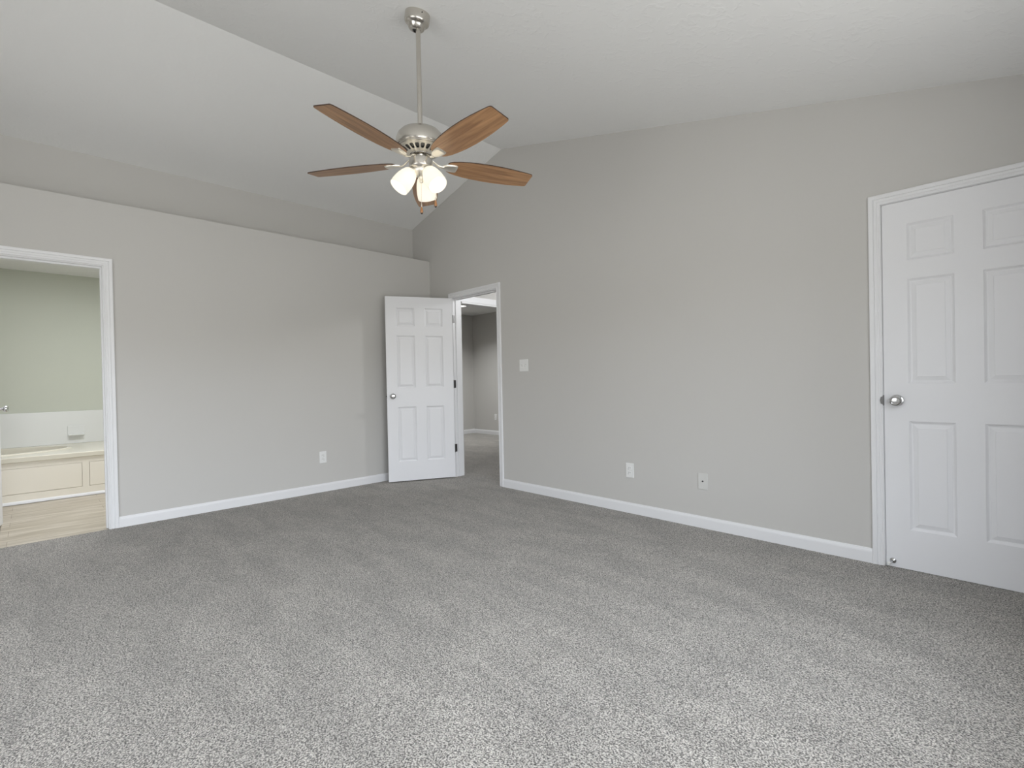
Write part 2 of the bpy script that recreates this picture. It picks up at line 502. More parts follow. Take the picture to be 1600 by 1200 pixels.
def window(name, axis, pos, a, b_, s, h):
    """double-hung pair in a white frame; local u along the wall, w through it"""
    root = tag(empty(name), kind='structure')
    def U(bm, u0, u1, w0, w1, z0, z1):
        if axis == 'x': box(bm, pos + w0, pos + w1, u0, u1, z0, z1)
        else: box(bm, u0, u1, pos - w1, pos - w0, z0, z1)
    fr = bmesh.new()
    t = 0.045
    U(fr, a, b_, 0.03, 0.11, s, s + t); U(fr, a, b_, 0.03, 0.11, h - t, h)
    U(fr, a, a + t, 0.03, 0.11, s + t, h - t); U(fr, b_ - t, b_, 0.03, 0.11, s + t, h - t)
    mid = (a + b_) / 2
    U(fr, mid - 0.04, mid + 0.04, 0.03, 0.11, s + t, h - t)
    obj('window_frame', fr, M['trim'], root)
    zm = (s + h) / 2
    for (u0, u1) in ((a + t, mid - 0.04), (mid + 0.04, b_ - t)):
        sa = bmesh.new()
        U(sa, u0, u1, 0.05, 0.08, zm - 0.02, zm + 0.02)
        sash = obj('sash_rail', sa, M['trim'], root)
        g = bmesh.new()
        U(g, u0, u1, 0.063, 0.067, s + t, h - t)
        obj('pane', g, M['glass'], root)
    c = bmesh.new()
    U(c, a - 0.06, a, -0.015, 0, s - 0.06, h + 0.06); U(c, b_, b_ + 0.06, -0.015, 0, s - 0.06, h + 0.06)
    U(c, a, b_, -0.015, 0, h, h + 0.06); U(c, a, b_, -0.015, 0, s - 0.06, s)
    obj('window_casing', c, M['trim'], root)
    sl = bmesh.new()
    U(sl, a - 0.03, b_ + 0.03, -0.05, 0.03, s - 0.001, s + 0.018)
    obj('window_sill', sl, M['trim'], root)


for w in EAST_WIN: window('window_1', 'x', XE, *w)
for w in SOUTH_WIN: window('window_2', 'y', YS, *w)

# bathroom shell
bm = bmesh.new()
box(bm, -3.03, -2.907, YS, -1.80, 0, 2.55)
box(bm, -2.907, -0.12, -1.92, -1.80, 0, 2.55)
tag(obj('wall_bathroom', bm, M['bath_wall']), kind='structure')
bm = bmesh.new()
box(bm, -2.907, -0.12, YS, -1.92, 2.441, 2.451)
tag(obj('ceiling', bm, M['ceiling']), kind='structure')

# hall and room beyond it
bm = bmesh.new()
box(bm, -3.17, -3.05, 0.12, 3.20, 0, 2.6)
box(bm, -3.17, 3.70, 3.20, 3.32, 0, 2.6)
box(bm, 3.58, 3.70, 0.12, 3.20, 0, 2.6)
tag(obj('wall_hall', bm, M['wall']), kind='structure')
bm = bmesh.new()
box(bm, 0.27, 0.402, 0.12, 0.155, 0, 2.6)
box(bm, 0.27, 0.402, 0.155, 2.20, 2.02, 2.6)
box(bm, 0.27, 0.402, 2.20, 3.20, 0, 2.6)
tag(obj('wall_archway', bm, M['wall']), kind='structure')
bm = bmesh.new()
box(bm, -3.17, 3.70, 0.12, 3.32, 2.46, 2.52)
tag(obj('ceiling', bm, M['ceiling']), kind='structure')

# ------------------------------------------------------------------ trim: casings, jambs, baseboards
CASING = [(0.0, 0.0), (0.0, 0.007), (0.003, 0.0105), (0.009, 0.0115), (0.011, 0.0080), (0.016, 0.0080), (0.019, 0.0115), (0.030, 0.0130), (0.033, 0.0100), (0.036, 0.0145), (0.046, 0.0165), (0.052, 0.0175), (0.056, 0.0160), (0.057, 0.0130), (0.057, 0.0)]


def casing(bm, to3d, a, b_, head, prof=CASING):
    """mitred door casing round an opening [a,b] x [0,head]; to3d(u, z, v) maps to the room"""
    R = []
    for (u, v) in prof:
        R.append([bm.verts.new(to3d(*p)) for p in ((a - u, 0, v), (a - u, head + u, v), (b_ + u, head + u, v), (b_ + u, 0, v))])
    for A, B in zip(R, R[1:]):
        for i in range(3):
            bm.faces.new((A[i], A[i + 1], B[i + 1], B[i]))
    for i in (0, 3):
        bm.faces.new([r[i] for r in R])


def jamb(bm, B, a, b_, head, depth, stop0=None, stop1=None):
    """B(u0,u1,w0,w1,z0,z1): lining of an opening with a door stop"""
    B(a - J, a, 0, depth, 0, head + J); B(b_, b_ + J, 0, depth, 0, head + J); B(a, b_, 0, depth, head, head + J)
    if stop0 is not None:
        s = 0.011
        B(a, a + s, stop0, stop1, 0, head); B(b_ - s, b_, stop0, stop1, 0, head); B(a + s, b_ - s, stop0, stop1, head - s, head)


Yw = lambda bm: (lambda u0, u1, w0, w1, z0, z1: box(bm, u0, u1, w0, w1, z0, z1))
Xw = lambda bm: (lambda u0, u1, w0, w1, z0, z1: box(bm, -w1, -w0, u0, u1, z0, z1))
rv = 0.005
# hall doorway
t1 = tag(empty('trim_1', (HX0, 0, 0)), kind='structure')
def at(o, loc):                                       # keep parts placed in room coordinates under a moved Empty
    o.matrix_parent_inverse = Matrix.Translation(loc).inverted(); return o
bm = bmesh.new(); casing(bm, lambda u, z, v: (u, -v, z), HX0 - rv, HX1 + rv, HEAD + rv)
at(obj('casing', bm, M['trim'], t1, 35), t1.location)
bm = bmesh.new(); jamb(bm, Yw(bm), HX0, HX1, HEAD, 0.12, 0.038, 0.072)
at(obj('jamb', bm, M['trim'], t1), t1.location)
bm = bmesh.new(); box(bm, HX1 - 0.0008, HX1 + 0.001, 0.006, 0.033, 0.915, 0.975)
at(obj('strike_plate', bm, M['nickel_dark'], t1), t1.location)
# bathroom doorway
t2 = tag(empty('trim_2', (0, BY1, 0)), kind='structure')
bm = bmesh.new(); casing(bm, lambda u, z, v: (v, u, z), BY0 - rv, BY1 + rv, HEAD + rv)
at(obj('casing', bm, M['trim'], t2, 35), t2.location)
bm = bmesh.new(); jamb(bm, Xw(bm), BY0, BY1, HEAD, 0.12, 0.045, 0.08)
at(obj('jamb', bm, M['trim'], t2), t2.location)
bm = bmesh.new(); casing(bm, lambda u, z, v: (-0.12 - v, u, z), BY0 - rv, BY1 + rv, HEAD + rv)
at(obj('casing', bm, M['trim'], t2, 35), t2.location)
# closet doorway
t3 = tag(empty('trim_3', (CX0, 0, 0)), kind='structure')
bm = bmesh.new(); casing(bm, lambda u, z, v: (u, -v, z), CX0 - rv + 0.003, CX1 + rv - 0.003, HEAD + rv - 0.003)
at(obj('casing', bm, M['trim'], t3, 35), t3.location)
bm = bmesh.new(); jamb(bm, Yw(bm), CX0, CX1, HEAD, 0.12, 0.039, 0.075)
at(obj('jamb', bm, M['trim'], t3), t3.location)
# archway header trim
bm = bmesh.new()
box(bm, 0.262, 0.414, 0.155, 2.20, 2.002, 2.022)
box(bm, 0.402, 0.420, 0.135, 2.25, 2.022, 2.090)
tag(obj('trim_4', bm, M['trim']), kind='structure')

BB = [(0, 0), (0.0135, 0), (0.0135, 0.062), (0.012, 0.070), (0.008, 0.076), (0.006, 0.083), (0, 0.083)]


def baseboard(name, p0, p1, normal, parts=None):
    p0, p1, nn = Vector(p0), Vector(p1), Vector(normal)
    bm = bmesh.new()
    A = [bm.verts.new(p0 + nn * v + Vector((0, 0, z))) for v, z in BB]
    B = [bm.verts.new(p1 + nn * v + Vector((0, 0, z))) for v, z in BB]
    for i in range(len(BB)):
        j = (i + 1) % len(BB)
        bm.faces.new((A[i], A[j], B[j], B[i]))
    bm.faces.new(A); bm.faces.new(B[::-1])
    return tag(obj(name, bm, M['trim']), kind='structure')


CW = 0.057 + rv
baseboard('baseboard_left', (0, BY1 + CW, 0), (0, -0.0135, 0), (1, 0, 0))
baseboard('baseboard_left', (0, YS + 0.0135, 0), (0, BY0 - CW, 0), (1, 0, 0))
baseboard('baseboard_back', (0, 0, 0), (HX0 - CW, 0, 0), (0, -1, 0))
baseboard('baseboard_back', (HX1 + CW, 0, 0), (CX0 - CW + 0.003, 0, 0), (0, -1, 0))
baseboard('baseboard_right', (XE, YS + 0.0135, 0), (XE, -0.0135, 0), (-1, 0, 0))
baseboard('baseboard_front', (0, YS, 0), (XE, YS, 0), (0, 1, 0))
baseboard('baseboard_hall', (-3.05, 0.12, 0), (-3.05, 3.1865, 0), (1, 0, 0))
baseboard('baseboard_hall', (-3.05, 3.2, 0), (3.58, 3.2, 0), (0, -1, 0))


# ------------------------------------------------------------------ doors
def panel_door(W, H, cols, rows, T=0.035):
    """moulded door slab, local x 0..W, y 0..T, z 0..H; both faces with raised panels"""
    bm = bmesh.new()
    prof = [(0.0, 0.0), (0.004, 0.0035), (0.011, 0.0085), (0.017, 0.0095), (0.019, 0.0085), (0.036, 0.0035), (0.0375, 0.0018)]
    xs = sorted({0, W} | {c for p in cols for c in p})
    zs = sorted({0, H} | {r for p in rows for r in p})
    for side in (0, 1):
        Y = (lambda d: d) if side == 0 else (lambda d: T - d)
        G = {(x, z): bm.verts.new((x, Y(0), z)) for x in xs for z in zs}
        def F(vs): bm.faces.new(vs if side == 0 else vs[::-1])
        for x0, x1 in zip(xs, xs[1:]):
            for z0, z1 in zip(zs, zs[1:]):
                q = [G[x0, z0], G[x1, z0], G[x1, z1], G[x0, z1]]
                if (x0, x1) in cols and (z0, z1) in rows:
                    prev = q
                    for (o_, d) in prof[1:]:
                        cur = [bm.verts.new((x, Y(d), z)) for x, z in ((x0 + o_, z0 + o_), (x1 - o_, z0 + o_), (x1 - o_, z1 - o_), (x0 + o_, z1 - o_))]
                        for i in range(4): F([prev[i], prev[(i + 1) % 4], cur[(i + 1) % 4], cur[i]])
                        prev = cur
                    F(prev)
                else: F(q)
        if side == 0: G0 = G
        else: G1 = G
    def strip(keys):
        for k0, k1 in zip(keys, keys[1:]): bm.faces.new((G0[k0], G0[k1], G1[k1], G1[k0]))
    strip([(x, 0) for x in xs]); strip([(x, H) for x in xs]); strip([(0, z) for z in zs]); strip([(W, z) for z in zs])
    return bm


ROWS = [(0.211, 0.811), (1.018, 1.591), (1.695, 1.895)]


def knob_bm(sgn=1):
    bm = bmesh.new()
    m_ = Matrix.Rotation(PI / 2 * sgn, 4, 'X')
    lathe(bm, [(0.0, 0.0), (0.031, 0.0), (0.032, 0.004), (0.029, 0.008), (0.014, 0.011), (0.0115, 0.018), (0.0115, 0.028), (0.017, 0.033), (0.0255, 0.041), (0.0285, 0.049), (0.0265, 0.056), (0.021, 0.0590), (0.018, 0.0575), (0.012, 0.0585), (0.0, 0.0590)], 40, m_)
    return bm


def hinge(parent, x, y, z, leafdir):
    bm = bmesh.new()
    lathe(bm, [(0, -0.052), (0.003, -0.05), (0.0055, -0.045), (0.0062, -0.044), (0.0062, 0.044), (0.0055, 0.045), (0.003, 0.05), (0, 0.052)], 14)
    h_ = obj('hinge', bm, M['nickel_dark'], parent, 40)
    h_.location = (x, y, z)
    lf = bmesh.new()
    for (dx, dy) in leafdir:
        a = Vector((dx, dy, 0)); p = Vector((-dy, dx, 0))
        vs = []
        for k in (0, 1):
            for q in (-0.0011, 0.0011):
                for zz in (-0.044, 0.044):
                    vs.append(lf.verts.new(a * (0.004 + 0.034 * k) + p * q + Vector((0, 0, zz))))
        for f in ((0, 1, 3, 2), (4, 6, 7, 5), (0, 4, 5, 1), (2, 3, 7, 6), (0, 2, 6, 4), (1, 5, 7, 3)):
            lf.faces.new([vs[i] for i in f])
    obj('hinge_leaf', lf, M['nickel_dark'], h_)
    return h_


# door_1: hall door, swung open into the room; local x runs from the hinge side, local y=0 is the room-side face when shut
W1 = 0.735
d1 = empty('door_1', (HX0 - 0.001, -0.012, 0.012), math.radians(-115.2))
tag(d1, kind='structure')
cols1 = [(0.112, 0.3125), (0.4225, 0.623)]
sb = panel_door(W1, 2.017, cols1, ROWS)
for v in sb.verts: v.co.x += 0.006; v.co.y += 0.008
obj('door_slab', sb, M['door'], d1)
k = obj('door_knob', knob_bm(-1), M['chrome'], d1, 35); k.location = (W1 - 0.056, 0.043, 0.931)
k = obj('door_knob', knob_bm(1), M['chrome'], d1, 35); k.location = (W1 - 0.056, 0.008, 0.931)
bm = bmesh.new(); box(bm, W1 + 0.0055, W1 + 0.0068, 0.013, 0.038, -0.028, 0.028)
lathe(bm, [(0, 0), (0.007, 0), (0.007, 0.006), (0.004, 0.010), (0, 0.010)], 16, Matrix.Translation((W1 + 0.0068, 0.0255, 0)) @ Matrix.Rotation(PI / 2, 4, 'Y'))
k = obj('latch', bm, M['nickel_dark'], d1, 35); k.location = (0, 0, 0.931)
ja = math.radians(115.2)
for z in (1.789, 1.049, 0.319):
    hinge(d1, 0.0, 0.0, z, [(math.cos(PI / 2 + ja), math.sin(PI / 2 + ja)), (0.0, 1.0)])

# door_2: closet door, shut; hinges on the far stile
W2 = 0.7146
d2 = tag(empty('door_2', (CX0 + 0.0022, 0.0, 0.003)), kind='structure')
cols2 = [(0.109, 0.302), (0.411, 0.604)]
sb = panel_door(W2, 2.0298, cols2, [(a + 0.009, b_ + 0.009) for a, b_ in ROWS])
obj('door_slab', sb, M['door'], d2)
k = obj('door_knob', knob_bm(1), M['chrome'], d2, 35); k.location = (0.058, 0.0, 0.934)
k = obj('door_knob', knob_bm(-1), M['chrome'], d2, 35); k.location = (0.058, 0.035, 0.934)
bm = bmesh.new()
box(bm, -0.0032, -0.0012, -0.006, 0.030, 0.905, 0.963)
prism(bm, [(-0.0032, 0.910), (-0.0032, 0.958), (-0.014, 0.952), (-0.017, 0.934), (-0.014, 0.916)], 'y', -0.0145, -0.0115)
prism(bm, [(-0.0032, 0.905), (-0.0012, 0.905), (-0.0012, 0.963), (-0.0032, 0.963)], 'y', -0.0145, -0.006)
obj('strike_plate', bm, M['nickel_dark'], d2)
for z in (1.79, 1.05, 0.32):
    h_ = hinge(d2, W2 + 0.0015, -0.005, z, [(0, 1)])
ds_dir = Vector((-0.011, -0.060, -0.004)).normalized()
bm = bmesh.new()
lathe(bm, [(0, -0.004), (0.0150, -0.004), (0.0150, 0.004), (0.011, 0.008), (0.0055, 0.011), (0.0045, 0.052), (0.0065, 0.054), (0, 0.054)], 24, axis_matrix((0, 0, 0), ds_dir))
ds = obj('door_stop', bm, M['chrome'], d2, 35); ds.location = (0.031, 0.0, 0.034)
ds['label'] = 'chrome peg with a white rubber tip'
bm = bmesh.new()
lathe(bm, [(0, 0.052), (0.0080, 0.052), (0.0092, 0.055), (0.0092, 0.064), (0.007, 0.068), (0, 0.069)], 20, axis_matrix((0, 0, 0), ds_dir))
obj('rubber_tip', bm, M['white_rubber'], ds, 40)

# door_3: bathroom door, swung into the bathroom, only its free edge and knob reach the view
W3 = 0.705
HB = Vector((-0.128, BY0 + 0.004, 0.012))
ang3 = math.atan2(-3.644 - HB.y, -0.800 - HB.x)
d3 = tag(empty('door_3', HB, ang3), kind='structure')
sb = panel_door(W3, 2.017, [(0.105, 0.298), (0.407, 0.600)], ROWS)
for v in sb.verts: v.co.y = v.co.y - 0.0            # slab lies on the side away from the doorway
obj('door_slab', sb, M['door'], d3)
k = obj('door_knob', knob_bm(1), M['chrome'], d3, 35); k.location = (W3 - 0.058, 0.0, 0.931)
k = obj('door_knob', knob_bm(-1), M['chrome'], d3, 35); k.location = (W3 - 0.058, 0.035, 0.931)
for z in (1.789, 1.049, 0.319):
    hinge(d3, -0.001, -0.006, z, [(0, 1)])


# ------------------------------------------------------------------ wall plates
def outlet(name, label, loc, rz):
    """local: plate in the x-z plane facing -y"""
    r = tag(empty(name, loc, rz), label, 'outlet')
    obj('cover_plate', bevel_box(-0.036, 0.036, -0.006, 0, -0.0585, 0.0585, 0.003), M['plate'], r)
    for s in (-1, 1):
        bm = bmesh.new()
        n_ = 20; pts = []
        for i in range(n_):
            t = 2 * PI * i / n_
            pts.append((max(-0.0165, min(0.0165, 0.0205 * math.cos(t))), 0.0145 * math.sin(t)))
        prism(bm, pts, 'y', -0.0085, -0.005)
        f = obj('socket', bm, M['plate'], r); f.location = (0, 0, s * 0.0195)
        bm = bmesh.new()
        box(bm, -0.0075, -0.0055, -0.0089, -0.0080, -0.002, 0.007); box(bm, 0.0055, 0.0075, -0.0089, -0.0080, -0.001, 0.006)
        lathe(bm, [(0, -0.0089), (0.0024, -0.0089), (0.0024, -0.0080)], 12, Matrix.Translation((0, -0.0178, -0.0065)) @ Matrix.Rotation(-PI / 2, 4, 'X') @ Matrix.Translation((0, 0, 0.0)))
        obj('slots', bm, M['slot'], f)
    bm = bmesh.new(); lathe(bm, [(0, 0.0075), (0.0022, 0.0072), (0.003, 0.006)], 14, Matrix.Rotation(PI / 2, 4, 'X'))
    obj('screw', bm, M['plate_grey'], r)
    return r


outlet('wall_outlet', 'white outlet low on the gable wall between the hall doorway and the cable plate', (2.731, 0, 0.345), 0)
outlet('wall_outlet', 'white outlet low on the ledge-topped wall beside the open hall door', (0, -1.353, 0.350), PI / 2)
outlet('wall_outlet', 'small outlet seen through the hall doorway on the far room wall', (-2.385, 3.2, 0.358), 0)

r = tag(empty('coax_plate', (3.335, 0, 0.337)), 'greyish cable jack plate low on the gable wall on the closed door side', 'cable plate')
obj('cover_plate', bevel_box(-0.036, 0.036, -0.006, 0, -0.0585, 0.0585, 0.003), M['plate_grey'], r)
bm = bmesh.new(); lathe(bm, [(0, 0.016), (0.0035, 0.016), (0.0035, 0.009), (0.006, 0.009), (0.0065, 0.006)], 6, Matrix.Rotation(PI / 2, 4, 'X'))
obj('connector', bm, M['slot'], r)
for s in (-1, 1):
    bm = bmesh.new(); lathe(bm, [(0, 0.0072), (0.0022, 0.007), (0.003, 0.006)], 14, Matrix.Rotation(PI / 2, 4, 'X'))
    q = obj('screw', bm, M['plate_grey'], r); q.location = (0, 0, s * 0.042)

r = tag(empty('light_switch', (1.557, 0, 1.235)), 'white two gang switch plate on the wall beside the hall doorway', 'light switch')
obj('cover_plate', bevel_box(-0.058, 0.058, -0.006, 0, -0.0585, 0.0585, 0.003), M['plate'], r)
bm = bmesh.new(); box(bm, -0.028, -0.018, -0.0068, -0.004, -0.012, 0.012)
f = obj('switch_slot', bm, M['plate_grey'], r)
bm = bevel_box(-0.0042, 0.0042, -0.020, -0.004, -0.005, 0.005, 0.0015)
for v in bm.verts:
    v.co.z += -v.co.y * 0.6
    v.co.x -= 0.023
obj('toggle', bm, M['plate'], r)
bm = bmesh.new(); box(bm, 0.018, 0.028, -0.0068, -0.004, -0.012, 0.012)
obj('switch_slot', bm, M['plate_grey'], r)
bm = bevel_box(-0.0042, 0.0042, -0.020, -0.004, -0.005, 0.005, 0.0015)
for v in bm.verts:
    v.co.z += v.co.y * 0.6
    v.co.x += 0.023
obj('toggle', bm, M['plate'], r)
for sx in (-1, 1):
    for sz in (-1, 1):
        bm = bmesh.new(); lathe(bm, [(0, 0.0072), (0.0022, 0.007), (0.003, 0.006)], 12, Matrix.Rotation(PI / 2, 4, 'X'))
        q = obj('screw', bm, M['plate_grey'], r); q.location = (0.023 * sx, 0, 0.030 * sz)

# ------------------------------------------------------------------ bathroom: tub platform
TX = -1.768
r = tag(empty('bathtub', (TX, -3.4, 0)), 'beige drop-in bathtub deck on a cream panelled platform in the bathroom', 'bathtub')
I = lambda o: at(o, r.location)
y0, y1 = YS + 0.01, -1.93
# platform front with two recessed reveals that hold the panels
bm = bmesh.new()
zb, zt = 0.075, 0.345
xf = TX + 0.018
panels = [(-3.772, -3.100), (-3.046, -2.30), (-4.55, -3.826)]
cuts = sorted(panels)
cur = y0
for (a, b_) in cuts:
    box(bm, TX - 0.02, xf, cur, a, 0.0, 0.40); box(bm, TX - 0.02, xf, a, b_, 0.0, 0.095); box(bm, TX - 0.02, xf, a, b_, 0.341, 0.40); cur = b_
box(bm, TX - 0.02, xf, cur, y1, 0.0, 0.40)
box(bm, TX - 0.04, TX - 0.02, y0, y1, 0.0, 0.40)
I(obj('platform', bm, M['cream'], r))
for (a, b_) in cuts:
    I(obj('access_panel', bevel_box(TX - 0.018, xf + 0.001, a + 0.0025, b_ - 0.0025, 0.0975, 0.3385, 0.003), M['cream'], r))
bm = bmesh.new(); prism(bm, [(xf, 0.0), (xf + 0.016, 0.0), (xf + 0.015, 0.012), (xf + 0.008, 0.024), (xf, 0.028)], 'y', y0, y1)
I(obj('shoe_moulding', bm, M['trim'], r))
# deck slab with an oval basin
bm = bmesh.new()
cxb, cyb, ra, rb = -2.36, -3.92, 0.36, 0.74
NB = 64
x0d, x1d, ztop = -2.905, xf + 0.010, 0.448
ell = lambda k, s_=1.0, z=ztop: (cxb + ra * s_ * math.cos(2 * PI * k / NB), cyb + rb * (1 - (1 - s_) * ra / rb) * math.sin(2 * PI * k / NB), z)
def rect_pt(k):
    c, s_ = math.cos(2 * PI * k / NB), math.sin(2 * PI * k / NB)
    tx = ((x1d - cxb) if c > 0 else (cxb - x0d)) / max(abs(c), 1e-6)
    ty = ((y1 - cyb) if s_ > 0 else (cyb - y0)) / max(abs(s_), 1e-6)
    t = min(tx, ty)
    return (cxb + c * t, cyb + s_ * t, ztop)
rings = [[rect_pt(k) for k in range(NB)], [ell(k, 1.10) for k in range(NB)], [ell(k, 1.07, ztop + 0.012) for k in range(NB)], [ell(k, 1.0, ztop + 0.012) for k in range(NB)], [ell(k, 0.95, ztop - 0.02) for k in range(NB)], [ell(k, 0.86, 0.20) for k in range(NB)], [ell(k, 0.7, 0.08) for k in range(NB)]]
V = [[bm.verts.new(p) for p in rg] for rg in rings]
for A, B in zip(V, V[1:]):
    for k in range(NB): bm.faces.new((A[k], A[(k + 1) % NB], B[(k + 1) % NB], B[k]))
bm.faces.new(V[-1])
prism(bm, [(x1d, ztop), (x1d + 0.006, ztop - 0.006), (x1d + 0.006, 0.403), (x1d, 0.397), (x1d - 0.03, 0.397), (x1d - 0.03, ztop - 0.002)], 'y', y0, y1)
box(bm, x0d, x1d, y0, y0 + 0.02, 0.30, ztop - 0.001)
I(obj('tub_deck', bm, M['deck'], r, 40))
bm = bevel_box(-2.906, -2.888, y0, y1, ztop, 0.829, 0.004)
tag(obj('trim_5', bm, M['tile']), kind='structure')

# soap dish on the surround
r = tag(empty('soap_dish', (-2.887, -3.085, 0.60)), 'white moulded soap dish fixed to the wall panel above the tub deck', 'soap dish')
obj('back_plate', bevel_box(-0.001, 0.010, -0.078, 0.078, -0.055, 0.055, 0.004), M['tile'], r)
bm = bevel_box(0.008, 0.060, -0.070, 0.070, -0.056, -0.042, 0.005)
obj('tray', bm, M['tile'], r)

# floor register by the bathroom door
r = tag(empty('floor_register', (-0.70, -3.72, -0.004)), 'brown metal floor register on the vinyl floor under the bathroom door corner', 'floor register')
bm = bmesh.new()
L_, W_ = 0.17, 0.072
box(bm, -L_, L_, -W_, -W_ + 0.018, 0, 0.005); box(bm, -L_, L_, W_ - 0.018, W_, 0, 0.005)
box(bm, -L_, -L_ + 0.022, -W_ + 0.018, W_ - 0.018, 0, 0.005); box(bm, L_ - 0.022, L_, -W_ + 0.018, W_ - 0.018, 0, 0.005)
obj('frame', bm, M['bronze'], r)
bm = bmesh.new()
for i in range(16):
    x = -L_ + 0.030 + i * 0.0187
    box(bm, x, x + 0.009, -W_ + 0.018, W_ - 0.018, 0.001, 0.004)
obj('grille', bm, M['bronze'], r)
bm = bmesh.new(); box(bm, -L_ + 0.02, L_ - 0.02, -W_ + 0.016, W_ - 0.016, 0.0, 0.001)
obj('duct_opening', bm, M['slot'], r)

# ceiling light of the far room
r = tag(empty('ceiling_light', (-1.92, 1.98, 2.46)), 'round glowing flush ceiling light in the far room seen through the hall doorway', 'ceiling light')
bm = bmesh.new(); lathe(bm, [(0, 0), (0.17, 0), (0.17, -0.02), (0.158, -0.024), (0.155, -0.010), (0, -0.010)], 40)
obj('base', bm, M['trim'], r, 35)
bm = bmesh.new(); lathe(bm, [(0.155, -0.011), (0.153, -0.026), (0.13, -0.036), (0.07, -0.042), (0, -0.043)], 40)
obj('diffuser', bm, M['led'], r, 60)

# ------------------------------------------------------------------ ceiling fan
FC = Vector((2.664, -1.908, 0))
fan = tag(empty('ceiling_fan', (FC.x, FC.y, zr(FC.x))), 'brushed nickel ceiling fan with five walnut blades and three lit glass shades', 'ceiling fan')
Z0 = zr(FC.x)
def fobj(name, bm, m_, loc=(0, 0, 0), rot=(0, 0, 0), sm=40, parent=fan):
    o = obj(name, bm, m_, parent, sm)
    o.location = loc; o.rotation_euler = rot
    return o
# canopy follows the slope
slope = math.atan(0.2505)
bm = bmesh.new()
lathe(bm, [(0.0, 0.0), (0.067, 0.0), (0.0675, -0.004), (0.0675, -0.040), (0.065, -0.047), (0.058, -0.053), (0.050, -0.057), (0.046, -0.064), (0.042, -0.074), (0.034, -0.081), (0.024, -0.084), (0.019, -0.082), (0.019, -0.070), (0.0, -0.070)], 56)
can = fobj('canopy', bm, M['nickel'], (0, 0, 0), (0, slope, 0), 30)
bm = bmesh.new(); lathe(bm, [(0, -0.066), (0.010, -0.067), (0.0175, -0.074), (0.0185, -0.080), (0.0165, -0.085), (0.013, -0.087)], 32)
fobj('hanger_ball', bm, M['slot'], sm=60, parent=can)
for a in (-0.2, 2.0):
    bm = bmesh.new(); lathe(bm, [(0, 0.0715), (0.003, 0.0705), (0.0035, 0.066)], 12, Matrix.Rotation(a, 4, 'Z') @ Matrix.Translation((0, 0, -0.014)) @ Matrix.Rotation(PI / 2, 4, 'Y'))
    fobj('screw', bm, M['slot'], parent=can)
bm = bmesh.new(); lathe(bm, [(0, -0.06), (0.0128, -0.06), (0.0128, 2.457 - Z0), (0, 2.457 - Z0)], 28)
fobj('downrod', bm, M['nickel'])
zz = lambda pr: [(r_, z_ - Z0) for r_, z_ in pr]
# motor housing
bm = bmesh.new()
lathe(bm, zz([(0.013, 2.462), (0.060, 2.460), (0.088, 2.455), (0.108, 2.445), (0.122, 2.429), (0.130, 2.408), (0.1325, 2.388), (0.132, 2.370), (0.129, 2.363), (0.125, 2.361), (0.1245, 2.357), (0.119, 2.3535), (0.114, 2.354)]), 72)
fobj('motor_housing', bm, M['nickel'])
# vented cone under the housing: a ring of arched slots between two collars
bm = bmesh.new()
NV = 20
def cone(r_, th, dz=0.0):
    z_ = 2.353 - (0.116 - r_) * 0.50
    return (r_ * math.cos(th), r_ * math.sin(th), z_ - Z0 + dz)
def cone_loop(r_, k_, n_): return [cone(r_, 2 * PI * i / n_) for i in range(n_)]
NS = NV * 8
rr = [0.117, 0.108, 0.104, 0.100, 0.094, 0.086, 0.079, 0.074, 0.070, 0.058]
arch = {2: 0.22, 3: 0.32, 4: 0.36, 5: 0.35, 6: 0.30, 7: 0.20}
for lo_, hi_ in zip(range(9), range(1, 10)):
    for i in range(NV):
        base = 2 * PI * i / NV; step = 2 * PI / NV
        # the rib between two slots, widening at both ends; whole band where no slot is cut
        def span(j): return (0.5 - arch.get(j, 0.0)) * step
        if lo_ < 2 or lo_ >= 7:
            segs = [(base + step * q / 4, base + step * (q + 1) / 4) for q in range(4)]
            for (t0, t1) in segs:
                bm.faces.new([bm.verts.new(cone(rr[lo_], t0)), bm.verts.new(cone(rr[lo_], t1)), bm.verts.new(cone(rr[hi_], t1)), bm.verts.new(cone(rr[hi_], t0))])
        else:
            for sg in (-1, 1):
                t_lo, t_hi = span(lo_), span(hi_)
                bm.faces.new([bm.verts.new(cone(rr[lo_], base)), bm.verts.new(cone(rr[lo_], base + sg * t_lo)), bm.verts.new(cone(rr[hi_], base + sg * t_hi)), bm.verts.new(cone(rr[hi_], base))])
bmesh.ops.remove_doubles(bm, verts=bm.verts[:], dist=0.00005)
ext = bmesh.ops.extrude_face_region(bm, geom=bm.faces[:], use_keep_orig=True)
for v in [g for g in ext['geom'] if isinstance(g, bmesh.types.BMVert)]:
    v.co.z += 0.0018
fobj('vent_ring', bm, M['iron'])
bm = bmesh.new(); lathe(bm, zz([(0.113, 2.360), (0.100, 2.352), (0.070, 2.340), (0.05, 2.332)]), 40)
fobj('motor_core', bm, M['nickel_dark'])
bm = bmesh.new(); lathe(bm, zz([(0.060, 2.326), (0.056, 2.320), (0.037, 2.317), (0.035, 2.312), (0.035, 2.299), (0.05, 2.297)]), 48)
fobj('flywheel', bm, M['nickel'])
bm = bmesh.new()
lathe(bm, zz([(0.0, 2.300), (0.060, 2.300), (0.0635, 2.298), (0.0640, 2.295), (0.0640, 2.259), (0.0625, 2.255), (0.052, 2.245), (0.0, 2.243)]), 56)
sw = fobj('switch_housing', bm, M['nickel'], sm=30)
bm = bmesh.new()
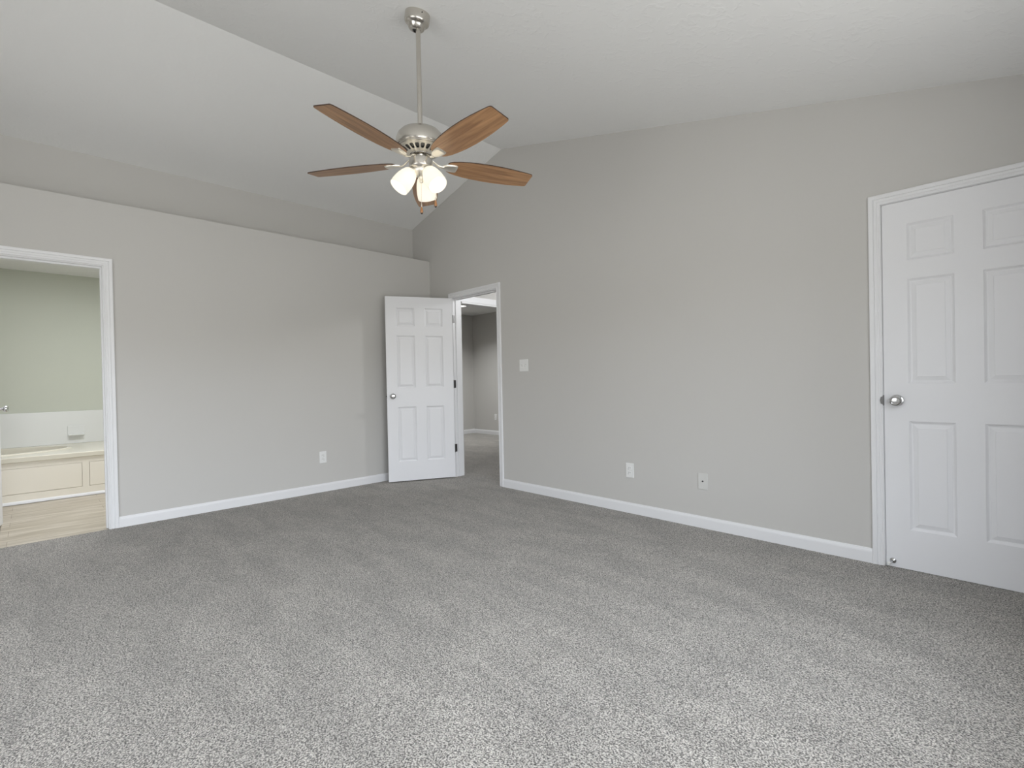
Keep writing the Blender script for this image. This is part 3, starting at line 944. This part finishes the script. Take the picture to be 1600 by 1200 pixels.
lathe(bm, zz([(0.050, 2.245), (0.051, 2.236), (0.044, 2.224), (0.032, 2.214), (0.022, 2.209), (0.014, 2.206), (0.010, 2.198), (0.0085, 2.190), (0.011, 2.184), (0.008, 2.177), (0.0, 2.175)]), 48)
kit = fobj('light_kit', bm, M['iron'], sm=40)

# blades
ROOT, TIP = 0.148, 0.655
hw = [(0.148, 0.030), (0.156, 0.040), (0.175, 0.050), (0.21, 0.0600), (0.26, 0.0685), (0.32, 0.0745), (0.39, 0.0775), (0.46, 0.0765), (0.53, 0.0720), (0.60, 0.0645), (0.640, 0.0590), (0.650, 0.0560), (0.655, 0.0500)]
def blade_bm():
    bm = bmesh.new()
    out_ = [(x, w) for x, w in hw] + [(x, -w) for x, w in reversed(hw)]
    t = 0.0028
    A = [bm.verts.new((x, y, -t)) for x, y in out_]
    B = [bm.verts.new((x, y, t)) for x, y in out_]
    f = bm.faces.new(A); f.material_index = 0
    f = bm.faces.new(B[::-1]); f.material_index = 1
    for i in range(len(out_)):
        j = (i + 1) % len(out_)
        bm.faces.new((A[i], A[j], B[j], B[i])).material_index = 1
    return bm
def iron_bm():
    bm = bmesh.new()
    # curved arm from the flywheel dropping to the blade plane
    arm = bez((0.040, 0, 0.020), (0.085, 0, 0.024), (0.085, 0, -0.014), (0.128, 0, -0.009), 14)
    tube(bm, arm, [0.011 - 0.004 * math.sin(PI * i / 14) for i in range(15)], 12, 0.55)
    # flared pad under the blade root
    pad = [(0.120, 0.008), (0.130, 0.016), (0.142, 0.024), (0.160, 0.029), (0.180, 0.0305), (0.197, 0.030), (0.204, 0.026)]
    out_ = pad + [(0.2065, 0.0)] + [(x, -y) for x, y in reversed(pad)]
    lay = []
    for z, s_ in ((-0.0030, 1.0), (-0.0065, 1.0), (-0.0105, 0.90), (-0.0125, 0.70)):
        lay.append([bm.verts.new((0.165 + (x - 0.165) * s_, y * s_, z)) for x, y in out_])
    bm.faces.new(lay[0]); bm.faces.new(lay[-1][::-1])
    for A, B in zip(lay, lay[1:]):
        for i in range(len(out_)):
            j = (i + 1) % len(out_)
            bm.faces.new((A[i], A[j], B[j], B[i]))
    return bm
pitch = math.radians(-12)
blade0 = iron0 = None
for i in range(5):
    az = math.radians(-1.7 + 72 * i)
    if blade0 is None:
        blade0 = fobj('blade', blade_bm(), [M['walnut'], M['blade_edge']], sm=None)
        iron0 = fobj('blade_iron', iron_bm(), M['iron'], sm=45, parent=blade0)
        b_o = blade0
    else:
        b_o = blade0.copy(); COL.objects.link(b_o); b_o.parent = fan
        c_ = iron0.copy(); COL.objects.link(c_); c_.parent = b_o
    b_o.location = (0, 0, 2.287 - Z0)
    b_o.rotation_euler = (Matrix.Rotation(az, 4, 'Z') @ Matrix.Rotation(pitch, 4, 'X')).to_euler()

# lamps: socket arm, shade, bulb
SH = [(0.022, 0.0), (0.030, 0.003), (0.038, 0.014), (0.0455, 0.034), (0.0505, 0.058), (0.0530, 0.082), (0.0535, 0.104), (0.0525, 0.122)]
def shade_bm():
    bm = bmesh.new()
    inner = [(r_ - 0.003, z_) for r_, z_ in SH]
    lathe(bm, SH + [(0.0510, 0.1235)] + inner[::-1], 44)
    return bm
for k_, azd in enumerate((10, 130, 250)):
    az = math.radians(azd)
    u = Vector((math.cos(az), math.sin(az), 0))
    neck = u * 0.050 + Vector((0, 0, 2.232 - Z0))
    tdir = (u * math.sin(math.radians(37)) + Vector((0, 0, -1)) * math.cos(math.radians(37))).normalized()
    bm = bmesh.new()
    tube(bm, [u * 0.020 + Vector((0, 0, 2.236 - Z0)), u * 0.036 + Vector((0, 0, 2.240 - Z0)), neck - tdir * 0.004], 0.010, 14)
    lathe(bm, [(0, -0.012), (0.016, -0.012), (0.0245, -0.006), (0.0255, 0.004), (0.0235, 0.006), (0.014, 0.010), (0.013, 0.030), (0, 0.030)], 32, axis_matrix(neck, tdir))
    sk = fobj('lamp_socket', bm, M['iron'], sm=40)
    bm = shade_bm()
    mt = axis_matrix(neck, tdir)
    for v in bm.verts: v.co = mt @ v.co
    sh = fobj('lamp_shade', bm, M['shade'], sm=60)
    bm = bmesh.new()
    lathe(bm, [(0, 0.030), (0.012, 0.030), (0.013, 0.040), (0.022, 0.055), (0.0275, 0.072), (0.026, 0.086), (0.018, 0.097), (0.008, 0.1015), (0, 0.102)], 24, mt)
    fobj('bulb', bm, M['bulb'], sm=60, parent=sk)

# pull chains
def chain(dx, dy, ztop_, zend, wooden):
    bm = bmesh.new()
    z_ = ztop_
    while z_ > zend + 0.045:
        lathe(bm, [(0, 0.0016), (0.0012, 0.0010), (0.0016, 0), (0.0012, -0.0010), (0, -0.0016)], 6, Matrix.Translation((dx, dy, z_ - Z0)))
        z_ -= 0.0034
    tube(bm, [(dx, dy, ztop_ - Z0), (dx, dy, zend + 0.045 - Z0)], 0.0007, 6)
    lathe(bm, [(0, 0.058), (0.0022, 0.057), (0.0028, 0.050), (0.0038, 0.044), (0.003, 0.040), (0, 0.040)], 14, Matrix.Translation((dx, dy, zend - Z0)))
    c_ = fobj('pull_chain', bm, M['iron'], sm=50)
    bm = bmesh.new()
    lathe(bm, [(0, 0.041), (0.0035, 0.040), (0.0055, 0.032), (0.0078, 0.020), (0.0080, 0.012), (0.0066, 0.008)], 20, Matrix.Translation((dx, dy, zend - Z0)))
    f_ = fobj('fob', bm, M['fob'], sm=60, parent=c_)
    bm = bmesh.new()
    lathe(bm, [(0.0066, 0.008), (0.0050, 0.003), (0.0, 0.000)], 20, Matrix.Translation((dx, dy, zend - Z0)))
    fobj('fob_tip', bm, M['fob_tip'], sm=60, parent=c_)
chain(0.036, -0.026, 2.245, 1.990, True)
chain(0.052, 0.055, 2.245, 2.040, True)
